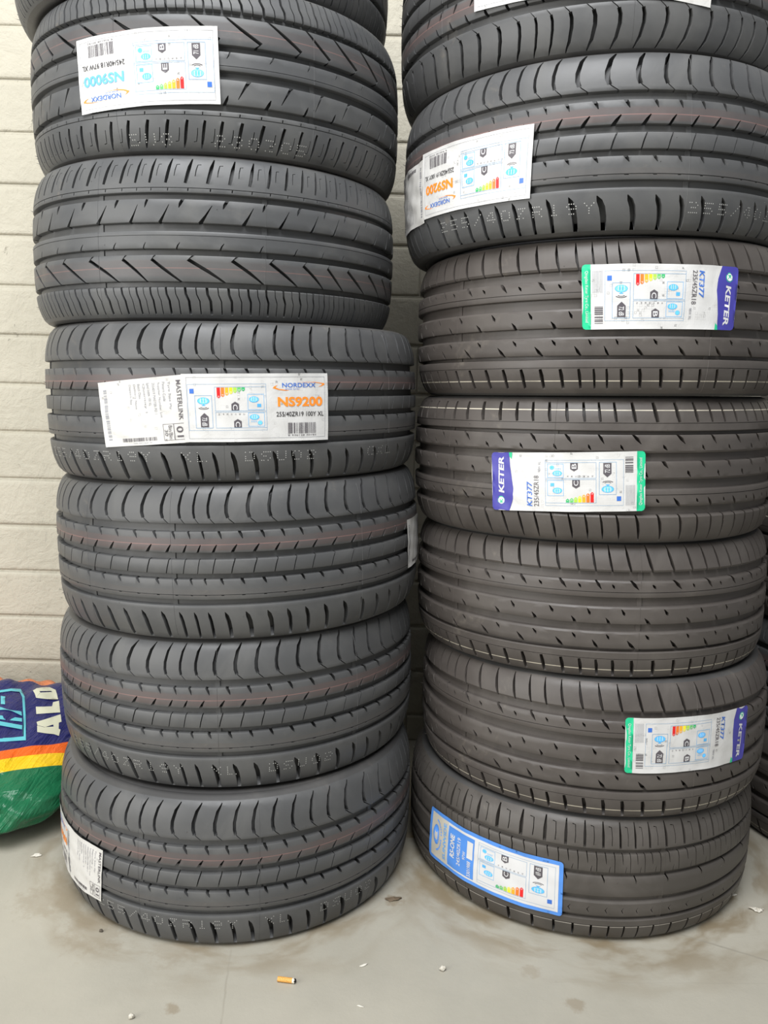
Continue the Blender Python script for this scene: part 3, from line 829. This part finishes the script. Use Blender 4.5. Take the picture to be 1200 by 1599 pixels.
def blue_frame(L):
    w = 'white'
    def rr(x0, y0, x1, y1, rx, ry): return [(x0 + rx, y0), (x1 - rx, y0), (x1 - rx * .3, y0 + ry * .3), (x1, y0 + ry), (x1, y1 - ry), (x1 - rx * .3, y1 - ry * .3), (x1 - rx, y1), (x0 + rx, y1), (x0 + rx * .3, y1 - ry * .3), (x0, y1 - ry), (x0, y0 + ry), (x0 + rx * .3, y0 + ry * .3)]
    L.rect('cream_panel', 'cream', .022, .065, .195, .93, 1)
    L.rect('white_panel', w, .195, .065, .975, .93, 1)
    L.rect('blue_panel', 'panel', .20, .10, .425, .88, 2)
    # crest: blue disc, plain white shield, laurel leaves
    L.disc('logo', 'panel', .075, .52, .034, .20, layer=2); L.disc('logo', w, .075, .52, .031, .185, layer=2, inner=.93)
    L.poly('logo', w, [(.062, .42), (.088, .42), (.094, .50), (.089, .61), (.083, .57), (.067, .57), (.061, .61), (.056, .50)], layer=3)
    for i in range(8):
        for sg in (-1, 1):
            a = math.pi * .5 * (1 - sg * (.12 + i * .115)) - math.pi / 2
            cx = .078 + .050 * math.cos(a); cy = .52 + .30 * math.sin(a)
            L.disc('logo', 'panel', cx, cy, .006, .018, layer=2, n=8)
    L.text('logo', 'txtblue', 'SUNWIDE', .150, .13, .178, .86, rot=90, bold=.02)
    L.text('printed_number', w, 'RS-ONE', .222, .30, .262, .76, rot=90, bold=.035, shear=.1, layer=3)
    L.text('printed_text', w, '245/40ZR19', .285, .22, .315, .76, rot=90, bold=.012, layer=3)
    L.text('printed_text', w, '97W', .334, .40, .356, .56, rot=90, bold=.012, layer=3)
    L.text('printed_text', w, '3301988', .374, .12, .402, .42, rot=90, bold=.012, layer=3)
    L.rect('barcode', w, .368, .47, .415, .80, 3)
    L.bars('lgrey', .374, .50, .408, .77, 10, 8, vertical=False)
    L.base = 1; eu_block(L, .455, .12, .50, .76, True, 'C', 'B', '69 dB')

LAB = {}   # label corners on each tire, (angle, height across tread): bottom left, bottom right, top right, top left of the artwork
#LAB-BEGIN
LAB['L1'] = [(4.8880, .0510), (4.1900, .0413), (4.2035, -.0637), (4.8974, -.0549)]
LAB['L3'] = [(4.6500, -.0599), (5.3082, -.0602), (5.3104, .0476), (4.6440, .0448)]
LAB['L3s'] = [(4.2400, -.0700), (4.6650, -.0605), (4.6485, .0438), (4.2171, .0306)]
LAB['R2'] = [(4.2380, .0313), (3.5660, .0320), (3.5660, -.0720), (4.2214, -.0727)]
LAB['R2s'] = [(3.5600, .0246), (3.1900, .0200), (3.1900, -.0790), (3.5640, -.0770)]
LAB['R3'] = [(4.4211, -.0199), (5.1402, -.0196), (5.1582, .0752), (4.4068, .0771)]
LAB['R4'] = [(4.7469, .0340), (4.0103, .0257), (4.0194, -.0709), (4.7582, -.0614)]
LAB['R6'] = [(4.6648, -.0283), (5.3849, -.0298), (5.4102, .0615), (4.6584, .0635)]
LAB['R7'] = [(3.5900, -.0590), (4.4495, -.0645), (4.4431, .0341), (3.6074, .0421)]
LAB['L6s'] = [(3.7600, -.0850), (4.1149, -.0823), (4.1527, .0187), (3.7800, .0200)]
LAB['L6'] = [(3.1200, -.0860), (3.7800, -.0840), (3.7950, .0210), (3.1200, .0220)]
LAB['L4s'] = [(5.9256, -.0526), (6.2750, -.0500), (6.2700, .0400), (5.9159, .0372)]
LAB['R1'] = [(4.6250, .0480), (3.9640, .0600), (3.9640, -.0456), (4.6350, -.0590)]
LAB['R1s'] = [(5.0013, .0400), (4.6200, .0460), (4.6300, -.0600), (5.0013, -.0726)]
#LAB-END

def make_tire(key, label, group, phase=0.0, seed=1, bars=(0.3, 1.6, 2.9, 4.2, 5.5)):
    S = Surf(key)
    root = empty('tire', (S.cx, S.cy, S.zb))
    tag(root, label, 'tire', group)
    build_tread(S, root, phase, seed, bars)
    build_side(S, root, True); build_side(S, root, False); build_liner(S, root)
    return S, root

GL, GR, GT = 'tires in the left stack', 'tires in the right stack', 'tires in the far stack at the right edge'
DEG = math.radians
def put(key, label, group, phase=0.0, seed=1, bars=(0.3, 1.6, 2.9, 4.2, 5.5)):
    return make_tire(key, label, group, phase, seed, bars)

# left stack, floor to top
S, o = put('L6', "tire on the floor under the left stack, white label on its left side", GL, .02, 11, (4.95, 4.35, 5.6, 2.0))
L = Label(S, o, LAB['L6'], 'paper_label', 3); nordic(L, 'NS9200', 'orange', '255/40ZR19 100Y XL', 'C', 'C', '73 dB'); L.done()
L = Label(S, o, LAB['L6s'], 'shipping_label', 5, lift=.0014, mat='paper_matt'); shipping(L, 8); L.done()
stamp(S, o, [('255/40ZR19Y', 4.087), ('XL', 5.0), ('DSU02', 5.29)], -.081, adv=.0252)

S, o = put('L5', "unlabelled black tire second from the floor in the left stack", GL, .05, 12, (4.72, 3.75, 5.45, 2.2))
stamp(S, o, [('255/40ZR19Y', 3.813), ('XL', 4.735), ('DSU02', 5.01)], -.088, adv=.0252)

S, o = put('L4', "black tire third from the floor in the left stack, label end at its right edge", GL, .0, 13, (4.55, 3.6, 4.05, 5.5, 2.0))
L = Label(S, o, LAB['L4s'], 'shipping_label', 9, mat='paper_matt', amp=.0008); shipping(L, 31); L.done()

S, o = put('L3', "black tire halfway up the left stack, white label with large orange number", GL, .03, 14, (4.79, 3.55, 5.7, 2.0))
L = Label(S, o, LAB['L3s'], 'shipping_label', 2, mat='paper_matt', amp=.0007); shipping(L, 20); L.done()
L = Label(S, o, LAB['L3'], 'paper_label', 1, lift=.0022); nordic(L, 'NS9200', 'orange', '255/40ZR19 100Y XL', 'C', 'C', '73 dB'); L.done()
stamp(S, o, [('255/40ZR19Y', 3.697), ('XL', 4.625), ('DSU02', 4.915), ('GXL', 5.565)], -.084, adv=.0252)

S, o = put('L2', "bare chevron tread tire between the orange numbered and the blue numbered tire", GL, .02, 15, (4.29, 5.1, 3.4, 2.0))

S, o = put('L1', "chevron tread tire near the top of the left stack, upside-down blue numbered label", GL, .05, 16, (4.35, 5.3, 3.3, 2.0))
L = Label(S, o, LAB['L1'], 'paper_label', 4); nordic(L, 'NS9000', 'txtblue', '245/40R18 97W XL', 'E', 'B', '71 dB'); L.done()
stamp(S, o, [('5U8', 4.455), ('280305', 4.868)], -.1035, w=.0145, adv=.0262)

S, o = put('L0', "topmost black tire of the left stack, cut off by the photo's upper edge", GL, .01, 17, (4.5, 3.4, 5.3, 2.0))

# right stack, floor to top
S, o = put('R7', "black tire on the floor at the foot of the right stack, blue bordered label", GR, .0, 21, (4.95, 3.9, 5.8, 2.0))
L = Label(S, o, LAB['R7'], 'paper_label', 6, round_r=.006, colour='ink_panel'); blue_frame(L); L.done()

S, o = put('R6', "black tire second from the floor in the right stack, label on its right side", GR, .06, 22, (4.98, 3.7, 5.9, 2.0))
L = Label(S, o, LAB['R6'], 'paper_label', 7, round_r=.006); green_blue(L, False, '72 dB'); L.done()

S, o = put('R5', "unlabelled brownish black tire third from the floor in the right stack", GR, .03, 23, (4.72, 3.7, 5.9, 2.0))

S, o = put('R4', "brownish black tire mid right stack, label with its purple end at the left", GR, .01, 24, (4.32, 3.7, 5.9, 2.0))
L = Label(S, o, LAB['R4'], 'paper_label', 8, round_r=.006); green_blue(L, True, '72 dB'); L.done()

S, o = put('R3', "brownish black tire high in the right stack, label just below the upside-down label", GR, .04, 25, (4.98, 3.7, 5.9, 2.0))
L = Label(S, o, LAB['R3'], 'paper_label', 9, round_r=.006); green_blue(L, False, '72 dB'); L.done()

S, o = put('R2', "black tire second from the top at right, shiny upside-down orange numbered label", GR, .02, 26, (4.88, 3.7, 5.9, 2.0))
L = Label(S, o, LAB['R2s'], 'shipping_label', 12, mat='paper_matt', amp=.0011); shipping(L, 44); L.done()
L = Label(S, o, LAB['R2'], 'paper_label', 10, lift=.0022); nordic(L, 'NS9200', 'orange', '255/40ZR19 100Y XL', 'C', 'C', '73 dB'); L.done()
stamp(S, o, [('255/40ZR19Y', 3.70), ('255/40ZR19Y', 4.915)], -.0925, adv=.0260)

S, o = put('R1', "topmost tire of the right stack, white label cut by the photo's upper edge", GR, .05, 27, (4.62, 3.7, 5.9, 2.0))
L = Label(S, o, LAB['R1s'], 'shipping_label', 14, mat='paper_matt'); shipping(L, 51); L.done()
L = Label(S, o, LAB['R1'], 'paper_label', 13, lift=.0022); nordic(L, 'NS9200', 'orange', '255/40ZR19 100Y XL', 'C', 'C', '73 dB'); L.done()

# stack behind the right edge
put('T4', 'dark tire on the floor behind the right stack, at the right edge of the photo', GT, .03, 31)
put('T3', 'dark tire second from the floor behind the right stack, a sliver at the right edge', GT, .03, 32)
put('T2', 'dark tire third from the floor behind the right stack, a sliver at the right edge', GT, .03, 33)
put('T1', 'dark tire topmost in the far stack, glimpsed between two tires at right', GT, .03, 34)

# ------------------------------------------------------------------ plastic sack at the left
BAG = dict(cx=-1.045, cy=1.755, hx=.402, ry=.250, rz=.097)
#BAG-BEGIN
def bag_pt(u, ph, off=0.0):
    """u: -1..1 along the sack, ph: angle round it, 0 = front, pi/2 = top, -pi/2 = underneath"""
    B = BAG; u = np.asarray(u, float); ph = np.asarray(ph, float)
    e = np.clip(1 - np.abs(u) ** 5, 0, 1) ** .5
    ez = .10 + .90 * np.clip(1 - np.abs(u) ** 4, 0, 1) ** .5
    c = np.cos(ph); s_ = np.sin(ph)
    cy = np.sign(c) * np.abs(c) ** .62; cz = np.sign(s_) * np.abs(s_) ** .74
    x = B['cx'] + B['hx'] * u
    wr = .0035 * np.sin(9 * u + 3 * ph) + .0028 * np.sin(23 * u - 7 * ph + 1) + .0022 * np.sin(37 * u + 12 * ph) + .004 * np.exp(-((u * 3.1 - 1.9 - ph * .55) / .09) ** 2) - .005 * np.exp(-((u * 3.0 - 1.35 - ph * .8) / .12) ** 2)
    k = 1 + (wr + off) / .12
    y = B['cy'] - (B['ry'] * (.35 + .65 * e) * cy) * k
    z = B['rz'] * (1 + cz * ez * k)
    z = z * (1 + 1.15 * (y - B['cy']))
    z = np.maximum(z, .002 + 0 * z)
    return np.stack([x, y, z], -1)
#BAG-END
def bag():
    nu, npx = 110, 96
    us = np.linspace(-1, 1, nu); ph = np.linspace(-math.pi, math.pi, npx, endpoint=False)
    U, Pp = np.meshgrid(us, ph); V = bag_pt(U.ravel(), Pp.ravel())
    i, j = np.meshgrid(np.arange(nu - 1), np.arange(npx)); i = i.ravel(); j = j.ravel(); j2 = (j + 1) % npx
    F = np.stack([j * nu + i, j * nu + i + 1, j2 * nu + i + 1, j2 * nu + i], -1)
    ends = np.array([]); 
    V = np.concatenate([V, [[V[0::nu][:, 0].mean(), V[0::nu][:, 1].mean(), V[0::nu][:, 2].mean()]], [[V[nu - 1::nu][:, 0].mean(), V[nu - 1::nu][:, 1].mean(), V[nu - 1::nu][:, 2].mean()]]])
    F = [tuple(f) for f in F]; c0 = nu * npx
    for a in range(npx):
        b = (a + 1) % npx
        F.append((c0, a * nu, b * nu)); F.append((c0 + 1, b * nu + nu - 1, a * nu + nu - 1))
    s = Mat('printed_glossy_plastic_film', .26, .32)
    t = s.attr('round')
    c = s.mix(s.mapr(t, BP[0] - .004, BP[0] + .004), (.012, .13, .055), (.80, .50, .015))
    c = s.mix(s.mapr(t, BP[1] - .004, BP[1] + .004), c, (.80, .13, .015))
    c = s.mix(s.mapr(t, BP[2] - .004, BP[2] + .004), c, (.016, .019, .115))
    c = s.mix(s.mapr(t, BP[3] - .004, BP[3] + .004), c, (.72, .22, .08))
    s.color(c)
    X, Y, Z = s.xyz()
    cb = s.nt.nodes.new('ShaderNodeCombineXYZ')
    s.L(s.math('ADD', s.math('MULTIPLY', X, 34), s.math('MULTIPLY', Z, -26)), cb.inputs[0]); s.L(s.math('MULTIPLY', Y, 9), cb.inputs[1])
    s.L(s.math('ADD', s.math('MULTIPLY', Z, 6), s.math('MULTIPLY', X, 5)), cb.inputs[2])
    n = s.noise(1.0, 4, .6, .8, vec=cb.outputs[0]); n2 = s.noise(14, 3, .5, 1.5)
    s.bump(s.math('ADD', n, s.math('MULTIPLY', n2, .5)), .6, .018)
    o = link_mesh('plastic_sack', V, F, s.m, smooth=180, attrs={'round': np.concatenate([Pp.ravel() - BP_SLOPE * (U.ravel() - .75), [0, 0]])})
    tag(o, 'glossy navy and green plastic sack with cream letters, on the floor at left', 'sack')
    def patch(name, poly_list, m):
        VV = []; FF = []; n = 0
        for poly in poly_list:
            v = [Vector(p) for p in poly]; k = len(v)
            # subdivide with a fine grid so the print follows the film
            es = [(i, (i + 1) % k) for i in range(k)]
            xs = [p[0] for p in poly]; ys = [p[1] for p in poly]
            pts = list(v)
            for gx in np.arange(min(xs), max(xs), .02):
                for gy in np.arange(min(ys), max(ys), .04):
                    if inside(poly, gx, gy): pts.append(Vector((gx, gy)))
            ov, oe, of, *_ = geometry.delaunay_2d_cdt(pts, es, [], 0, 1e-7)
            ov = np.array([tuple(p) for p in ov])
            for f in of:
                c = ov[list(f)].mean(0)
                if inside(poly, c[0], c[1]): FF.append(tuple(n + q for q in f))
            VV.append(bag_pt(ov[:, 0], ov[:, 1], .0018)); n += len(ov)
        return link_mesh(name, np.concatenate(VV), FF, m, o, smooth=180)
    film = lambda nm, c: Mat(nm, .25, .55).color(c).m
    patch('printed_letter', BAG_ART['A'], film('cream_print_on_film', (.62, .62, .47)))
    patch('printed_letter', BAG_ART['L'], film('cream_print_on_film', (.62, .62, .47)))
    patch('printed_letter', BAG_ART['D'], film('cream_print_on_film', (.62, .62, .47)))
    patch('logo', BAG_ART['logo'], film('turquoise_print_on_film', (.10, .48, .55)))
#BAGART
BP = [1.056, 1.279, 1.405, 2.45]
BP_SLOPE = 0.763
BAG_ART = {
 'A': [[(0.7115, 1.5735), (0.7576, 1.6029), (0.8017, 1.6615), (0.8277, 1.6087), (0.8177, 1.597), (0.8337, 1.5735), (0.8437, 1.5735), (0.8538, 1.5559), (0.8277, 1.5559), (0.7876, 1.5442), (0.7496, 1.5383), (0.7275, 1.5677), (0.7676, 1.5677), (0.7977, 1.5794), (0.8057, 1.5735), (0.7684, 1.5685), (0.7283, 1.5685)]],
 'L': [[(0.6494, 1.6908), (0.6875, 1.7026), (0.7275, 1.7495), (0.7155, 1.8258), (0.7416, 1.8609), (0.7937, 1.6791), (0.7396, 1.6439), (0.6795, 1.6205)]],
 'D': [[(0.6194, 1.7847), (0.6234, 1.8609), (0.6755, 1.9783), (0.6634, 1.9841), (0.6134, 1.8785), (0.6242, 1.8617), (0.6202, 1.7855), (0.5973, 1.8375), (0.5713, 1.902), (0.5833, 1.9431), (0.6414, 2.0662), (0.6835, 2.0252), (0.7055, 1.9665), (0.7316, 1.8844), (0.6755, 1.8199)]],
 'logo': [[(0.3409, 1.7554), (0.393, 1.8433), (0.4451, 1.8903), (0.4851, 1.9959), (0.5553, 1.7788), (0.6254, 1.6087), (0.7215, 1.4621), (0.6574, 1.4445), (0.5392, 1.3976), (0.5272, 1.4386), (0.6434, 1.4797), (0.6955, 1.4973), (0.6154, 1.6029), (0.5472, 1.7554), (0.5012, 1.8785), (0.4571, 1.8433), (0.403, 1.814), (0.3489, 1.7319)], [(0.397, 1.6263), (0.4731, 1.6205), (0.5953, 1.6205), (0.6114, 1.597), (0.4871, 1.597), (0.411, 1.6029)], [(0.4311, 1.5794), (0.5092, 1.5735), (0.6194, 1.5853), (0.6314, 1.5735), (0.5252, 1.5677), (0.4531, 1.5677)], [(0.4611, 1.5618), (0.5332, 1.5618), (0.6454, 1.5677), (0.6594, 1.5501), (0.5472, 1.5442), (0.4771, 1.5442)], [(0.421, 1.7671), (0.4511, 1.7495), (0.4912, 1.6381), (0.4631, 1.6498)]]}
bag()

# ------------------------------------------------------------------ litter on the floor
def lump(name, loc, sx, sy, sz, rz, seed, m, label, cat, group=None, rough=.25):
    rng = random.Random(seed)
    nu, nv = 14, 9; V = []; ph = [rng.uniform(0, 6.3) for _ in range(4)]
    for j in range(nv + 1):
        b = -math.pi / 2 + math.pi * j / nv
        for i in range(nu):
            a = 2 * math.pi * i / nu
            k = 1 + rough * (.5 * math.sin(2 * a + ph[0] + 2 * b) + .35 * math.sin(3 * a + ph[1] - 3 * b) + .25 * math.sin(5 * a + ph[2] + b))
            x, y, z = sx * k * math.cos(b) * math.cos(a), sy * k * math.cos(b) * math.sin(a), max(sz * (1 + k * math.sin(b)), 0.0)
            V.append((x * math.cos(rz) - y * math.sin(rz), x * math.sin(rz) + y * math.cos(rz), z))
    F = [(j * nu + i, j * nu + (i + 1) % nu, (j + 1) * nu + (i + 1) % nu, (j + 1) * nu + i) for j in range(nv) for i in range(nu)]
    F += [tuple(range(nu - 1, -1, -1)), tuple(nv * nu + i for i in range(nu))]
    o = link_mesh(name, np.array(V), F, m, smooth=45); o.location = (*loc, 0.0002)
    return tag(o, label, cat, group)

def butt():
    o = empty('cigarette_butt', (-.1339, 1.1979, .0042)); o.rotation_euler = (0, 0, math.radians(-7))
    tag(o, 'orange cigarette butt lying on the floor in front of the left stack', 'cigarette butt')
    def cyl(name, x0, x1, r, m, jag=0.0, n=20):
        rng = random.Random(3); V = []; ks = 5
        for k in range(ks + 1):
            x = x0 + (x1 - x0) * k / ks
            for i in range(n):
                a = 2 * math.pi * i / n; q = 1 - .06 * math.sin(3 * x * 900 + a)
                V.append((x + (rng.uniform(-jag, jag) if k == ks else 0), r * q * math.cos(a), r * q * .94 * math.sin(a)))
        F = [(k * n + i, k * n + (i + 1) % n, (k + 1) * n + (i + 1) % n, (k + 1) * n + i) for k in range(ks) for i in range(n)]
        F += [tuple(range(n - 1, -1, -1)), tuple(ks * n + i for i in range(n))]
        return link_mesh(name, np.array(V), F, m, o, smooth=50)
    s = Mat('cork_pattern_tipping_paper', .6, .3)
    s.color(s.mix(s.mapr(s.noise(700, 3), .45, .62), (.74, .40, .11), (.60, .27, .05)))
    cyl('filter_tip', -.0145, .009, .0041, s.m)
    cyl('burnt_paper', .009, .0125, .0040, plain('white_cigarette_paper', (.74, .70, .60), .7), .0012)
    cyl('tobacco_ash', .0110, .0142, .0034, plain('charred_tobacco', (.02, .017, .015), .9), .0012)
butt()
grit = Mat('pale_grit', .8, .2); grit.color(grit.mix(grit.mapr(grit.noise(300, 3), .4, .6), (.42, .39, .32), (.60, .57, .50)))
scrap = plain('off_white_paper_scrap', (.66, .63, .55), .7)
dark = plain('dark_grit', (.10, .085, .065), .85)
brown = plain('dry_brown_leaf', (.13, .095, .06), .8)
G = 'specks of grit on the floor'
lump('pebble', (.1158, 1.2357), .0055, .0045, .0035, .4, 1, grit.m, 'small pale pebble on the floor between the two stacks, nearer the right one', 'pebble')
lump('paper_scrap', (-.0135, 1.2413), .0075, .0022, .0010, .5, 2, scrap, 'thin pale paper scrap on the floor, right of and behind the cigarette butt', 'scrap')
lump('paper_scrap', (-.0158, 1.1494), .0050, .0014, .0008, -.3, 3, scrap, 'tiny white sliver at the bottom of the photo, right of the cigarette butt', 'scrap')
lump('pebble', (-.3535, 1.1130), .0042, .0040, .0036, .1, 4, grit.m, 'pale pebble at the bottom edge of the photo, left of the cigarette butt', 'pebble')
lump('paper_scrap', (-.6704, 1.5342), .0100, .0045, .0020, .5, 5, scrap, 'white fluff scrap on the floor below the plastic sack', 'scrap', rough=.5)
lump('paper_scrap', (.7069, 1.4191), .0130, .0050, .0026, -.4, 6, grit.m, 'crumpled pale scrap on the floor right of the right stack', 'scrap', rough=.6)
lump('paper_scrap', (.6850, 1.4650), .0050, .0030, .0014, .2, 7, scrap, 'small pale fleck just behind the crumpled scrap at the right', 'scrap')
lump('dry_leaf', (.0370, 1.4225), .0115, .0060, .0018, .2, 8, brown, 'dry brown leaf crumb on the floor in the gap between the stacks', 'leaf', rough=.6)
lump('pebble', (-.4654, 1.3089), .0035, .0030, .0022, 0, 9, dark, 'dark grit crumb on the floor at the lower left of the left stack', 'pebble')
